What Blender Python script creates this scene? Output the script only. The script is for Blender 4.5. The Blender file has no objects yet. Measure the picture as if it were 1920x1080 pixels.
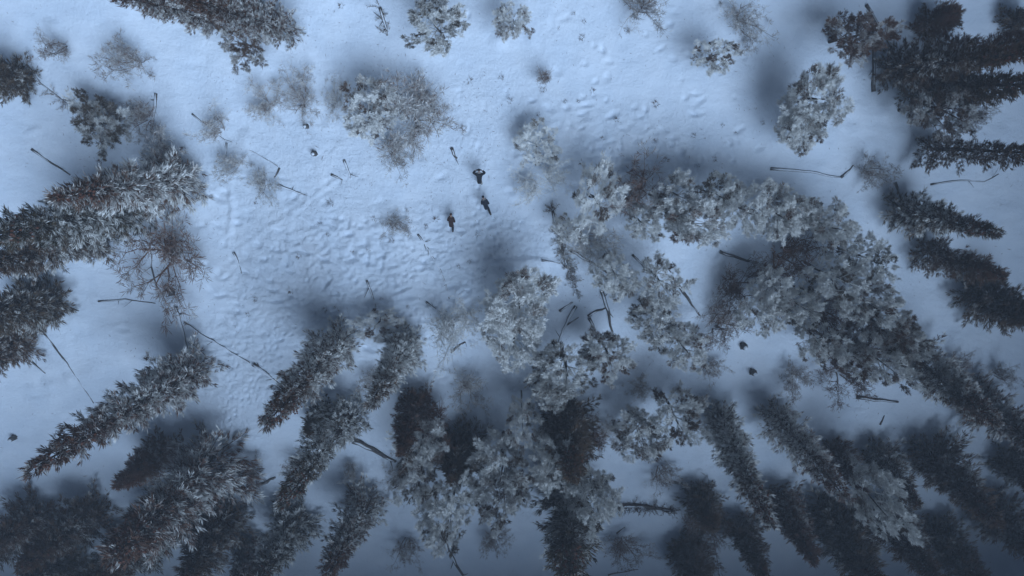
import bpy, math, random
import numpy as np
from mathutils import Vector, Matrix

# ------------------------------------------------------------------ camera, sky, sun, exposure
SC = bpy.context.scene
COL = SC.collection
CAM_H = 45.0
FPX = 1150.0                       # focal length in photograph pixels (1920 wide)
TILT = math.atan(310.0 / FPX)
CT, ST = math.cos(TILT), math.sin(TILT)

cd = bpy.data.cameras.new('camera')
cam = bpy.data.objects.new('camera', cd)
COL.objects.link(cam)
cam.location = (0, 0, CAM_H)
cam.rotation_euler = (-TILT, 0, 0)
cd.sensor_width = 36.0
cd.lens = 36.0 * FPX / 1920.0
cd.clip_start = 0.5
cd.clip_end = 4000
SC.camera = cam

SUN_ELEV = math.radians(53)
SUN_AZ = math.radians(143)         # clockwise from +Y (top of the picture): the light comes over the added shade bluff
w = bpy.data.worlds.new('World')
SC.world = w
w.use_nodes = True
nt = w.node_tree
bg = nt.nodes['Background']
sky = nt.nodes.new('ShaderNodeTexSky')
sky.sky_type = 'NISHITA'
sky.sun_disc = False
sky.sun_elevation = SUN_ELEV
sky.sun_rotation = SUN_AZ
sky.altitude = 400
sky.air_density = 1.6
sky.dust_density = 0.3
sky.ozone_density = 4.0
nt.links.new(sky.outputs[0], bg.inputs[0])
bg.inputs[1].default_value = 0.022

sd = bpy.data.lights.new('sun', 'SUN')
sd.energy = 5.0
sd.angle = math.radians(44)
sd.color = (0.545, 0.735, 1.0)
sun = bpy.data.objects.new('sun', sd)
COL.objects.link(sun)
dsun = Vector((math.sin(SUN_AZ) * math.cos(SUN_ELEV), math.cos(SUN_AZ) * math.cos(SUN_ELEV), math.sin(SUN_ELEV)))
sun.rotation_euler = dsun.to_track_quat('Z', 'Y').to_euler()
sun.location = (0, -80, 90)

SC.view_settings.view_transform = 'Standard'
SC.view_settings.look = 'None'
SC.view_settings.gamma = 1.0
SC.view_settings.use_curve_mapping = False
SC.view_settings.exposure = -0.28
SC.render.engine = 'CYCLES'
SC.cycles.use_denoising = True
SC.cycles.max_bounces = 5
SC.cycles.diffuse_bounces = 3
SC.cycles.volume_bounces = 1
SC.cycles.transparent_max_bounces = 4

rng = np.random.default_rng(11)
random.seed(7)

# ------------------------------------------------------------------ projection helpers (where things stand)
def ray(px, py):
    x = (px - 960) / FPX; y = -(py - 540) / FPX; z = -1.0
    return np.array([x, y * CT + z * ST, -y * ST + z * CT])   # rotate about X by -TILT
def at(px, py, z=0.0):
    d = ray(px, py)
    t = (z - CAM_H) / d[2]
    return np.array([d[0] * t, d[1] * t, z])
def proj(p):
    v = np.array(p, float) - np.array([0, 0, CAM_H])
    x = v[0]; y = v[1] * CT - v[2] * ST; z = v[1] * ST + v[2] * CT
    return 960 + FPX * x / -z, 540 - FPX * y / -z
def scale_at(p):                    # photo pixels per metre at a point
    v = np.array(p, float) - np.array([0, 0, CAM_H])
    return FPX / -(v[1] * ST + v[2] * CT)

# ------------------------------------------------------------------ noise and terrain
def _hash(ix, iy, s):
    n = (ix.astype(np.int64) * 374761393 + iy.astype(np.int64) * 668265263 + s * 1442695041) & 0xffffffff
    n = ((n ^ (n >> 13)) * 1274126177) & 0xffffffff
    return ((n ^ (n >> 16)) & 0xffff) / 65535.0
def vnoise(x, y, s=0):
    x = np.asarray(x, float); y = np.asarray(y, float)
    ix = np.floor(x); iy = np.floor(y)
    fx = x - ix; fy = y - iy
    fx = fx * fx * fx * (fx * (fx * 6 - 15) + 10); fy = fy * fy * fy * (fy * (fy * 6 - 15) + 10)
    a = _hash(ix, iy, s); b = _hash(ix + 1, iy, s); c = _hash(ix, iy + 1, s); d = _hash(ix + 1, iy + 1, s)
    return (a + (b - a) * fx) * (1 - fy) + (c + (d - c) * fx) * fy - 0.5
def fbm(x, y, o=4, s=0):
    t = 0; amp = 1.0
    for i in range(o):
        t = t + amp * vnoise(x * 2 ** i + 17.3 * i, y * 2 ** i - 9.1 * i, s + i); amp *= 0.5
    return t
def sstep(a, b, x):
    t = np.clip((x - a) / (b - a), 0, 1)
    return t * t * (3 - 2 * t)
def height(x, y):
    x = np.asarray(x, float); y = np.asarray(y, float)
    z = 0.75 * fbm(x * 0.055, y * 0.055, 3, 3) + 0.22 * fbm(x * 0.3, y * 0.3, 3, 9)
    shade_crest = 41 + 3 * vnoise(x * 0.03, y * 0 + 2.2, 21) + 0.05 * np.clip(x, -60, 60)
    z = z + shade_crest * sstep(-40.2, -47.5, y + 1.2 * vnoise(x * 0.05, y * 0, 33))  # unseen bluff added past the bottom edge to shade the lower snow
    foot = 37.0 + 9.0 * np.clip((8 - y) / 46, 0, 1)
    east_shade = (44 + 4 * vnoise(y * 0.03, x * 0, 41)) * sstep(0, 9, x - foot)  # unseen hills added on both sides to block sun at the edges
    west_shade = (27 + 4 * vnoise(y * 0.03, x * 0, 47)) * sstep(0, 11, -x - foot)
    z = np.maximum(z, z * 0.3 + np.maximum(east_shade, west_shade))
    z = z + 14 * sstep(22, 60, y)
    return z
def ground(px, py):
    p = at(px, py, 0)
    for _ in range(3):
        p = at(px, py, float(height(p[0], p[1])))
    return p

# ------------------------------------------------------------------ materials
def mat(name):
    m = bpy.data.materials.new(name); m.use_nodes = True
    return m, m.node_tree, m.node_tree.nodes['Principled BSDF']
def noise_node(t, scale, detail=4, rough=0.55, coord='Object'):
    tc = t.nodes.new('ShaderNodeTexCoord'); n = t.nodes.new('ShaderNodeTexNoise')
    n.inputs['Scale'].default_value = scale; n.inputs['Detail'].default_value = detail
    n.inputs['Roughness'].default_value = rough
    t.links.new(tc.outputs[coord], n.inputs['Vector'])
    return n
def ramp(t, src, stops):
    r = t.nodes.new('ShaderNodeValToRGB')
    while len(r.color_ramp.elements) < len(stops): r.color_ramp.elements.new(0.5)
    for e, (p, c) in zip(r.color_ramp.elements, stops): e.position = p; e.color = (*c, 1)
    t.links.new(src, r.inputs[0])
    return r
def bump(t, b, src, strength, dist):
    n = t.nodes.new('ShaderNodeBump'); n.inputs['Strength'].default_value = strength; n.inputs['Distance'].default_value = dist
    t.links.new(src, n.inputs['Height']); t.links.new(n.outputs[0], b.inputs['Normal'])

def simple(name, c0, c1, scale=6, rough=0.8, bs=0.3, bd=0.02):
    m, t, b = mat(name)
    n = noise_node(t, scale)
    r = ramp(t, n.outputs['Fac'], [(0.3, c0), (0.7, c1)])
    t.links.new(r.outputs[0], b.inputs['Base Color'])
    b.inputs['Roughness'].default_value = rough
    b.inputs['Specular IOR Level'].default_value = 0.2
    if bs: bump(t, b, n.outputs['Fac'], bs, bd)
    return m

def snow_ground():
    m, t, b = mat('snow_ground')
    n1 = noise_node(t, 0.35, 5); n2 = noise_node(t, 5.0, 6, 0.65)
    r = ramp(t, n1.outputs['Fac'], [(0.3, (0.71, 0.77, 0.85)), (0.7, (0.81, 0.85, 0.91))])
    ge = t.nodes.new('ShaderNodeNewGeometry'); sx = t.nodes.new('ShaderNodeSeparateXYZ'); t.links.new(ge.outputs['True Normal'], sx.inputs[0])
    mr = t.nodes.new('ShaderNodeMapRange'); mr.inputs['From Min'].default_value = 0.45; mr.inputs['From Max'].default_value = 0.62
    t.links.new(sx.outputs['Z'], mr.inputs['Value'])                 # steep faces of the added shade bluffs made dark rock to cut bounced light
    sp_ = t.nodes.new('ShaderNodeSeparateXYZ'); t.links.new(ge.outputs['Position'], sp_.inputs[0])
    lo = t.nodes.new('ShaderNodeMapRange'); lo.inputs['From Min'].default_value = 2.5; lo.inputs['From Max'].default_value = 4.5
    lo.inputs['To Min'].default_value = 1.0; lo.inputs['To Max'].default_value = 0.0; t.links.new(sp_.outputs['Z'], lo.inputs['Value'])
    mx = t.nodes.new('ShaderNodeMath'); mx.operation = 'MAXIMUM'; t.links.new(mr.outputs[0], mx.inputs[0]); t.links.new(lo.outputs[0], mx.inputs[1])
    rk = t.nodes.new('ShaderNodeMix'); rk.data_type = 'RGBA'; t.links.new(mx.outputs[0], rk.inputs['Factor'])
    rk.inputs[6].default_value = (0.075, 0.072, 0.072, 1); t.links.new(r.outputs[0], rk.inputs[7])
    t.links.new(rk.outputs[2], b.inputs['Base Color'])
    b.inputs['Roughness'].default_value = 0.7; b.inputs['Specular IOR Level'].default_value = 0.15
    n3 = noise_node(t, 3.0, 9, 0.7); n3.inputs['Distortion'].default_value = 0.8
    at_ = t.nodes.new('ShaderNodeAttribute'); at_.attribute_name = 'crust'
    k = t.nodes.new('ShaderNodeMath'); k.operation = 'MULTIPLY'
    t.links.new(n3.outputs['Fac'], k.inputs[0]); t.links.new(at_.outputs['Fac'], k.inputs[1])
    k2 = t.nodes.new('ShaderNodeMath'); k2.operation = 'MULTIPLY_ADD'; k2.inputs[1].default_value = 2.2
    t.links.new(k.outputs[0], k2.inputs[0]); t.links.new(n2.outputs['Fac'], k2.inputs[2])
    bump(t, b, k2.outputs[0], 0.8, 0.09)
    return m
M_SNOW = snow_ground()
M_CAP = simple('snow_cap', (0.72, 0.76, 0.82), (0.86, 0.88, 0.92), 5, 0.7, 0.4, 0.03)
M_BARK = simple('spruce_bark', (0.030, 0.022, 0.018), (0.085, 0.065, 0.055), 9, 0.9, 0.6, 0.02)
M_LOG = simple('dead_wood', (0.055, 0.048, 0.045), (0.17, 0.155, 0.145), 7, 0.9, 0.6, 0.02)
M_PALE = simple('pale_dead_wood', (0.20, 0.18, 0.165), (0.38, 0.355, 0.33), 7, 0.9, 0.5, 0.02)
M_CONE = simple('spruce_cone', (0.085, 0.034, 0.022), (0.19, 0.080, 0.050), 14, 0.85, 0.3, 0.01)
M_TWIG = simple('dry_twig', (0.030, 0.022, 0.020), (0.075, 0.055, 0.045), 12, 0.9, 0, 0)

def frosted(name, leaf0, leaf1, rime=(0.87, 0.85, 0.81)):
    """plant surface under rime: the 'frost' attribute runs along each needle spray or twig,
       the object's frost_level says how thickly that plant is coated"""
    m, t, b = mat(name)
    a = t.nodes.new('ShaderNodeAttribute'); a.attribute_name = 'frost'
    lv = t.nodes.new('ShaderNodeAttribute'); lv.attribute_type = 'OBJECT'; lv.attribute_name = 'frost_level'
    n = noise_node(t, 0.75, 3)
    oi = t.nodes.new('ShaderNodeObjectInfo')
    mix = t.nodes.new('ShaderNodeMix'); mix.data_type = 'RGBA'
    n2 = noise_node(t, 2.2, 2)
    r = ramp(t, n2.outputs['Fac'], [(0.35, leaf0), (0.65, leaf1)])
    def mth(op, x, y):
        k = t.nodes.new('ShaderNodeMath'); k.operation = op
        for i, v in enumerate((x, y)):
            if isinstance(v, (int, float)): k.inputs[i].default_value = v
            else: t.links.new(v, k.inputs[i])
        return k.outputs[0]
    # coat = clamp( frost + 1.6*(level-0.6) + 1.1*(noise-0.5) )
    lvl = mth('MULTIPLY', mth('SUBTRACT', lv.outputs['Fac'], 0.50), 1.5)
    ns = mth('MULTIPLY', mth('SUBTRACT', n.outputs['Fac'], 0.5), 1.3)
    k = mth('ADD', mth('ADD', a.outputs['Fac'], lvl), ns)
    mr = t.nodes.new('ShaderNodeMapRange'); mr.interpolation_type = 'SMOOTHSTEP'
    mr.inputs['From Min'].default_value = 0.0; mr.inputs['From Max'].default_value = 1.0
    t.links.new(k, mr.inputs['Value'])
    t.links.new(mr.outputs[0], mix.inputs['Factor'])
    mb = t.nodes.new('ShaderNodeMix'); mb.data_type = 'RGBA'; t.links.new(oi.outputs['Random'], mb.inputs['Factor'])
    t.links.new(r.outputs[0], mb.inputs[6]); mb.inputs[7].default_value = (0.150, 0.078, 0.052, 1)
    t.links.new(mb.outputs[2], mix.inputs[6])
    mix.inputs[7].default_value = (*rime, 1)
    t.links.new(mix.outputs[2], b.inputs['Base Color'])
    b.inputs['Roughness'].default_value = 0.8; b.inputs['Specular IOR Level'].default_value = 0.1
    return m
M_NEEDLE = frosted('spruce_needles', (0.045, 0.040, 0.022), (0.125, 0.085, 0.052))
M_RIME = frosted('rimed_sprays', (0.055, 0.045, 0.032), (0.125, 0.095, 0.062))
M_BRUSH = frosted('brown_twigs', (0.075, 0.046, 0.036), (0.140, 0.092, 0.070))

# ------------------------------------------------------------------ mesh helpers
def mesh_np(name, V, F, material, frost=None, smooth=False, extra=None):
    V = np.asarray(V, np.float32); F = np.asarray(F, np.int32)
    me = bpy.data.meshes.new(name)
    me.vertices.add(len(V)); me.vertices.foreach_set('co', V.ravel())
    k = F.shape[1]
    me.loops.add(F.size); me.loops.foreach_set('vertex_index', F.ravel())
    me.polygons.add(len(F)); me.polygons.foreach_set('loop_start', np.arange(0, F.size, k, dtype=np.int32))
    if smooth: me.polygons.foreach_set('use_smooth', np.ones(len(F), bool))
    if frost is not None:
        at_ = me.attributes.new('frost', 'FLOAT', 'POINT'); at_.data.foreach_set('value', np.asarray(frost, np.float32))
    for k_, v_ in (extra or {}).items():
        at_ = me.attributes.new(k_, 'FLOAT', 'POINT'); at_.data.foreach_set('value', np.asarray(v_, np.float32).ravel())
    me.materials.append(material)
    me.update(calc_edges=True)
    me.validate()
    return me
def new_obj(name, me, parent=None):
    o = bpy.data.objects.new(name, me); COL.objects.link(o)
    if parent is not None: o.parent = parent
    return o
def empty(name, loc, label, cat, group=None):
    o = bpy.data.objects.new(name, None); COL.objects.link(o)
    o.empty_display_size = 0.3; o.location = loc
    o['label'] = label; o['category'] = cat
    if group: o['group'] = group
    return o

class Tubes:
    """tapered tubes collected into one mesh"""
    def __init__(self): self.V = []; self.F = []; self.A = []
    def add(self, pts, rad, n=5, frost=None):
        pts = [np.array(p, float) for p in pts]
        base = len(self.V); m = len(pts)
        up = np.array([0.31, 0.17, 0.93])
        for i, p in enumerate(pts):
            d = pts[min(i + 1, m - 1)] - pts[max(i - 1, 0)]
            d = d / (np.linalg.norm(d) + 1e-9)
            u = np.cross(d, up if abs(d @ up) < 0.95 else np.array([1.0, 0, 0])); u /= np.linalg.norm(u) + 1e-9
            v = np.cross(d, u)
            for k in range(n):
                a = 2 * math.pi * k / n
                self.V.append(p + rad[i] * (math.cos(a) * u + math.sin(a) * v))
                self.A.append(0.5 if frost is None else frost[i])
        for i in range(m - 1):
            for k in range(n):
                a = base + i * n + k; b = base + i * n + (k + 1) % n
                self.F.append((a, b, b + n, a + n))
        c = len(self.V); self.V.append(pts[-1]); self.A.append(self.A[-1])      # end cap
        c0 = len(self.V); self.V.append(pts[0]); self.A.append(self.A[base])
        for k in range(n):
            self.F.append((base + (m - 1) * n + k, base + (m - 1) * n + (k + 1) % n, c, c))
            self.F.append((base + (k + 1) % n, base + k, c0, c0))
    def build(self, name, material, smooth=True):
        me = bpy.data.meshes.new(name)
        F = [f if f[2] != f[3] else f[:3] for f in self.F]
        me.from_pydata([tuple(v) for v in self.V], [], F)
        a = me.attributes.new('frost', 'FLOAT', 'POINT'); a.data.foreach_set('value', np.array(self.A, np.float32))
        if smooth: me.polygons.foreach_set('use_smooth', np.ones(len(F), bool))
        me.materials.append(material); me.update()
        return me

def norm(v): return v / (np.linalg.norm(v, axis=-1, keepdims=True) + 1e-9)
def blades(C, D, L, W, f0, f1):
    """thin pointed sprays: C base points, D unit directions, L lengths, W widths"""
    n = len(C)
    side = norm(np.cross(D, norm(rng.normal(size=(n, 3)))))
    nrm = norm(np.cross(D, side))
    mid = C + D * (L * 0.55)[:, None] + nrm * (L * 0.06)[:, None]
    tip = C + D * L[:, None]
    V = np.stack([C, mid + side * W[:, None], tip, mid - side * W[:, None]], 1).reshape(-1, 3)
    F = np.arange(4 * n).reshape(n, 4)
    A = np.stack([f0, (f0 + f1) / 2 + 0.1, f1, (f0 + f1) / 2 + 0.1], 1).ravel()
    return V, F, A

# ------------------------------------------------------------------ tree prototypes (mesh data shared by copies)
def spruce_meshes(i, H=12.0, R=1.5, gap=0.0, dens=15, power=0.75):
    """trunk, limbs, needle crown, cones of a narrow spruce"""
    z = 0.45; C = []; D = []; phi = rng.uniform(0, 6.28); lop = rng.uniform(0.08, 0.34)
    limbs = Tubes()
    while z < H * 0.985:
        u = z / H
        nbr = rng.integers(5, 9) if u < 0.8 else rng.integers(4, 6)
        a0 = rng.uniform(0, 6.28); wr = rng.uniform(0.80, 1.12)
        for kb in range(nbr):
            ang = a0 + kb * 6.283 / nbr + rng.normal() * 0.22
            r = R * (1 - u) ** power * (0.72 + 0.28 * min(1, u / 0.12)) * wr * rng.choice([rng.uniform(0.45, 0.8), rng.uniform(0.8, 1.22)], p=[0.35, 0.65])
            r *= 1 + lop * math.cos(ang - phi) * (1 if u < 0.75 else 0.4)
            if gap and abs(u - gap) < 0.05 and math.cos(ang - phi) < 0.2: r *= 0.45
            r = max(r, 0.15)
            o = np.array([math.cos(ang), math.sin(ang), 0.0])
            z0 = z + rng.normal() * 0.09
            rise = (0.75 * u - 0.30) * r
            tip = np.array([0, 0, z0 + rise]) + o * r
            midp = np.array([0, 0, z0 + rise * 0.3 - 0.10 * r]) + o * r * 0.55
            p0 = np.array([0, 0, z0])
            if u < 0.9: limbs.add([p0, midp, tip], [0.035 * (1 - u) + 0.012, 0.02, 0.008], 3)
            side = np.array([-o[1], o[0], 0.0])
            nt_ = max(2, int(r / 0.13))
            for k in range(nt_):
                s = (k + 1.0) / nt_
                if s < 0.2 and r > 0.5: continue
                q = p0 * (1 - s) ** 2 + 2 * midp * s * (1 - s) + tip * s * s
                wv = (1 - s) * 0.34 * r + 0.05
                for _ in range(2 if s < 0.85 else 1):
                    lat = rng.uniform(-1, 1) * wv
                    C.append(q + side * lat + np.array([0, 0, -0.12 * abs(lat) + rng.normal() * 0.03]))
                    dd = o * (0.75 if u < 0.9 else 0.3) + side * (lat / (wv + 1e-6)) * 0.6 + np.array([0, 0, 0.4 + 0.5 * u]) + rng.normal(size=3) * 0.2
                    D.append(dd / np.linalg.norm(dd))
        z += (0.46 - 0.18 * u) * rng.uniform(0.8, 1.2) * 15.0 / dens
    C = np.array(C); D = np.array(D)
    nb = 10
    Cb = np.repeat(C, nb, 0) + rng.normal(size=(len(C) * nb, 3)) * 0.03
    Db = norm(np.repeat(D, nb, 0) + rng.normal(size=(len(C) * nb, 3)) * 0.24)
    Lb = rng.uniform(0.18, 0.40, len(Cb)); Wb = rng.uniform(0.012, 0.024, len(Cb))
    tuft = np.repeat(rng.uniform(-0.65, 0.55, len(C)), nb) - 0.55 * sstep(0.45, 0.85, Cb[:, 2] / H)
    f1 = 0.55 + tuft + 0.25 * Db[:, 2] + rng.normal(size=len(Cb)) * 0.1
    V, F, A = blades(Cb, Db, Lb, Wb, f1 - 0.75, f1 + 0.1)
    crown = mesh_np('spruce_crown_%d' % i, V, F, M_NEEDLE, A)
    tr = Tubes(); pts = [(0.03 * math.sin(k * 1.3 + i), 0.03 * math.cos(k * 0.9 + i), H * k / 8 - (0.6 if k == 0 else 0)) for k in range(9)]
    tr.add(pts, [0.16 * (1 - k / 8.4) + 0.012 for k in range(9)], 8)
    cn = Tubes()
    for k in range(90):
        u = rng.uniform(0.76, 0.985); zz = u * H; r = R * (1 - u) ** power * rng.uniform(0.45, 1.05) + 0.06
        a = rng.uniform(0, 6.28); c = np.array([r * math.cos(a), r * math.sin(a), zz])
        d = np.array([0.3 * math.cos(a), 0.3 * math.sin(a), -0.9]) * rng.uniform(0.1, 0.16)
        cn.add([c, c + d * 0.3, c + d * 0.75, c + d], [0.018, 0.042, 0.036, 0.01], 5)
    return dict(H=H, R=R, parts=[('trunk', tr.build('spruce_trunk_%d' % i, M_BARK)), ('limbs', limbs.build('spruce_limbs_%d' % i, M_BARK)),
                                 ('crown', crown), ('cones', cn.build('spruce_cones_%d' % i, M_CONE, False))])

def rime_meshes(i, H=8.0, R=1.9, sp=0.50, zr=2.6, low=False):
    """trunk, limbs and a crown of separate rime-coated sprays on a round-headed tree"""
    zc = H * 0.62
    pts = []; tries = 0
    hole = norm(rng.normal(size=(9, 3)))
    while tries < 5000 and len(pts) < 84:
        tries += 1
        d = norm(rng.normal(size=3)); s = rng.uniform(0.35, 1.0) ** 0.45
        if np.max(hole @ d) > 0.92 and s > 0.6: continue
        lump = 1.0 + 0.75 * vnoise(d[0] * 2.2 + 5 * i, d[1] * 2.2 + d[2] * 1.7, 77)
        p = np.array([d[0] * R * s * lump, d[1] * R * s * lump, zc + d[2] * zr * s * lump])
        if p[2] < H * 0.16: continue
        if all(np.linalg.norm(p - q) > sp for q in pts): pts.append(p)
    limbs = Tubes(); main = []
    nm = 11
    for k in range(nm):
        a = k * 2.399 + i; z0 = H * (0.22 + 0.5 * k / nm)
        e = np.array([math.cos(a) * R * 0.62, math.sin(a) * R * 0.62, min(z0 + H * 0.2, zc + zr * 0.8)])
        b = np.array([0, 0, z0]); m_ = (b + e) / 2 + np.array([0, 0, -0.12])
        limbs.add([b, m_, e], [0.06, 0.045, 0.025], 4); main += [m_, e, b * 0.5 + m_ * 0.5]
    main.append(np.array([0, 0, zc + zr * 0.6]))
    limbs.add([(0, 0, H * 0.2), (0, 0, H * 0.45), (0, 0, zc + zr * 0.62)], [0.05, 0.04, 0.02], 4)
    C = []; D = []; cl = []
    for j, p in enumerate(pts):
        q = min(main, key=lambda m_: np.linalg.norm(m_ - p)); 
        limbs.add([q, (p + q) / 2 + rng.normal(size=3) * 0.06, p], [0.028, 0.02, 0.012], 3, [0.35, 0.45, 0.55])
        out = norm(p - np.array([0, 0, zc - zr * 0.45])); out = norm(out + np.array([0, 0, 0.35]))
        hz_ = np.array([p[0], p[1], 0.0]); ax = norm(norm(hz_ + 1e-3) * rng.uniform(0.35, 1.0) + out * 0.5 + np.array([0, 0, 0.25]) + rng.normal(size=3) * 0.3)
        pl = rng.uniform(0.45, 1.05); nplu = rng.integers(2, 4)
        for f in range(nplu):                       # each bough ends in two or three plumes
            af = norm(ax + rng.normal(size=3) * 0.42); sv = norm(np.cross(af, np.array([0.1, 0.05, 1.0]))); lf = pl * rng.uniform(0.6, 1.0)
            limbs.add([p, p + af * lf * 0.5, p + af * lf * 0.95], [0.014, 0.010, 0.005], 3, [0.55, 0.7, 0.8])
            for k in range(int(lf * 14) + 2):
                t_ = rng.uniform(0, 1); sg = rng.choice([-1.0, 1.0]); lat = sg * rng.uniform(0.1, 1) * (0.22 * (1 - t_) + 0.04)
                C.append(p + af * (t_ * lf - 0.08) + sv * lat + rng.normal(size=3) * 0.025)
                D.append(norm(af * (0.55 + 0.5 * t_) + sv * sg * 0.55 * (1 - t_ * 0.6) + np.array([0, 0, 0.15]))); cl.append(j)
    C = np.array(C); D = np.array(D); cl = np.array(cl)
    nb = 10
    Cb = np.repeat(C, nb, 0) + rng.normal(size=(len(C) * nb, 3)) * 0.035
    Db = norm(np.repeat(D, nb, 0) + rng.normal(size=(len(C) * nb, 3)) * 0.40)
    Lb = rng.uniform(0.12, 0.34, len(Cb)); Wb = rng.uniform(0.012, 0.024, len(Cb))
    cj = np.clip(rng.normal(-0.05, 0.5, len(pts)), -1.1, 0.4)[np.repeat(cl, nb)] + np.repeat(rng.uniform(-0.12, 0.15, len(C)), nb)
    f1 = 0.62 + cj + 0.22 * Db[:, 2]
    V, F, A = blades(Cb, Db, Lb, Wb, f1 - 0.65, f1)
    crown = mesh_np('rimed_crown_%d' % i, V, F, M_RIME, A)
    tr = Tubes(); P = [(0.07 * math.sin(k * 1.1 + i), 0.07 * math.cos(k * 1.4 + i) - 0.07, (zc + zr * 0.75) * k / 7 - (0.6 if k == 0 else 0)) for k in range(8)]
    tr.add(P, [0.13 * (1 - k / 7.6) + 0.015 for k in range(8)], 8)
    return dict(H=H, R=R, zc=zc, parts=[('trunk', tr.build('rimed_trunk_%d' % i, M_BARK)), ('limbs', limbs.build('rimed_limbs_%d' % i, M_BRUSH)), ('crown', crown)])

def bare_meshes(i, H=4.5, R=1.8, stems=5, dense=1.0):
    """multi-stemmed leafless shrub: stems and a haze of fine twigs"""
    st = Tubes(); tw = []
    def grow(p, d, L, r, lev):
        n = 4; pts = [p]; q = p.copy(); dd = d.copy()
        for k in range(n):
            dd = norm(dd + rng.normal(size=3) * 0.16 + np.array([0, 0, 0.05])); q = q + dd * L / n; pts.append(q)
        st.add(pts, [r * (1 - 0.6 * k / n) for k in range(n + 1)], 4 if lev < 2 else 3, [0.25 + 0.12 * lev] * (n + 1))
        if lev >= 3 or L < 0.25:
            for _ in range(int(3 * dense)):
                s = rng.integers(1, n + 1); tw.append((pts[s], norm(dd + rng.normal(size=3) * 0.6)))
            return
        for k in range(rng.integers(3, 6)):
            s = rng.integers(1, n + 1)
            grow(pts[s], norm(dd + rng.normal(size=3) * 0.62), L * rng.uniform(0.45, 0.68), r * 0.52, lev + 1)
    for s in range(stems):
        a = s * 2.399 + rng.uniform(0, 1); sp = rng.uniform(0.25, 1.25) * R / H * 1.4
        grow(np.array([0.12 * math.cos(a), 0.12 * math.sin(a), -0.3]), norm(np.array([math.cos(a) * sp, math.sin(a) * sp, 1.0])), H * rng.uniform(0.42, 0.72), 0.06, 0)
    C = np.array([t[0] for t in tw]); D = np.array([t[1] for t in tw]); nb = 3
    Cb = np.repeat(C, nb, 0); Db = norm(np.repeat(D, nb, 0) + rng.normal(size=(len(C) * nb, 3)) * 0.45)
    Lb = rng.uniform(0.2, 0.55, len(Cb)); Wb = rng.uniform(0.010, 0.019, len(Cb))
    f1 = 0.5 + rng.normal(size=len(Cb)) * 0.2
    V, F, A = blades(Cb, Db, Lb, Wb, f1 - 0.2, f1)
    zs = V[:, 2].max()
    return dict(H=H, R=R, zc=H * 0.55, parts=[('stems', st.build('shrub_stems_%d' % i, M_BRUSH)), ('twigs', mesh_np('shrub_twigs_%d' % i, V, F, M_BRUSH, A))])

SPRUCE = [spruce_meshes(0, 12, 1.5), spruce_meshes(1, 12, 1.7, power=0.62), spruce_meshes(2, 12, 1.4, power=0.9), spruce_meshes(3, 12, 1.6, dens=17), spruce_meshes(4, 12, 1.6, gap=0.4, dens=12, power=0.7), spruce_meshes(5, 12, 1.5, gap=0.58, dens=13, power=1.0)]
RIME = [rime_meshes(k, 8.0, 1.9, 0.62 + 0.07 * (k % 3), 2.3 + 0.2 * (k % 4)) for k in range(7)]
BARE = [bare_meshes(k, 4.5, 1.8, 4 + k % 3, 1.0) for k in range(5)]

def plant(name, proto, base, sxy, sz, rot, frost, label, cat, group=None, lean=None):
    o = empty(name, base, label, cat, group)
    m = Matrix.Rotation(rot, 4, 'Z')
    if lean is not None:
        ax = Vector((0, 0, 1)).cross(lean)
        if ax.length > 1e-4: m = Matrix.Rotation(ax.length, 4, ax.normalized()) @ m
    o.matrix_world = Matrix.Translation(Vector(base)) @ m
    wob = 1.0 if name == 'spruce_tree' else random.uniform(0.84, 1.19)
    for nm, me in proto['parts']:
        if nm == 'cones' and frost > 0.75: continue
        c = new_obj(nm, me, o); c.scale = (sxy * wob, sxy / wob, sz); c['frost_level'] = float(frost)
        if nm in ('cones', 'limbs'): c['kind'] = 'stuff'
    return o

# ------------------------------------------------------------------ ground: one sheet, fine where the picture looks
def stretch(a, b, step, out, n):
    core = np.arange(a, b + step / 2, step)
    g = np.geomspace(step * 2, out, n)
    return np.concatenate([(a - np.cumsum(g))[::-1], core, b + np.cumsum(g)])
gx = stretch(-46, 46, 0.10, 130, 36); gy = stretch(-42, 14, 0.10, 130, 36)
X, Y = np.meshgrid(gx, gy)
Z = height(X, Y)
def pix(X, Y):                       # ground point -> photo pixel, for shaping the trampled snow
    v2 = -CAM_H
    y = Y * CT - v2 * ST; z = Y * ST + v2 * CT
    return 960 + FPX * X / -z, 540 - FPX * y / -z
inside = (np.abs(X) < 46.2) & (Y > -42.2) & (Y < 14.2)
PX, PY = pix(X, np.where(inside, Y, 0))
def blob(cx, cy, rx, ry, soft=0.5):
    d = np.sqrt(((PX - cx) / rx) ** 2 + ((PY - cy) / ry) ** 2)
    return sstep(1.0, 1.0 - soft, d)
tramp = np.maximum.reduce([blob(640, 520, 280, 170), blob(860, 470, 220, 120), blob(470, 690, 130, 160)])
wind = np.maximum.reduce([blob(1180, 270, 260, 110), blob(900, 250, 260, 160), blob(560, 330, 260, 150)])
wx = X + 0.7 * fbm(X * 0.5, Y * 0.5, 2, 51); wy = Y + 0.7 * fbm(X * 0.5, Y * 0.5, 2, 57)
rip = fbm(wx * 1.0, wy * 2.6, 5, 61)
Z = Z + inside * tramp * (0.14 * rip + 0.13 * np.abs(fbm(wx * 1.5, wy * 2.4, 4, 71)) + 0.10 * np.abs(fbm(wx * 3.3, wy * 4.2, 2, 75)))
Z = Z + inside * (0.075 * fbm(X * 0.9 + 0.4 * Y, Y * 1.3, 4, 81) + wind * 0.05 * fbm(wx * 1.2, wy * 2.0, 3, 91))
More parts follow.
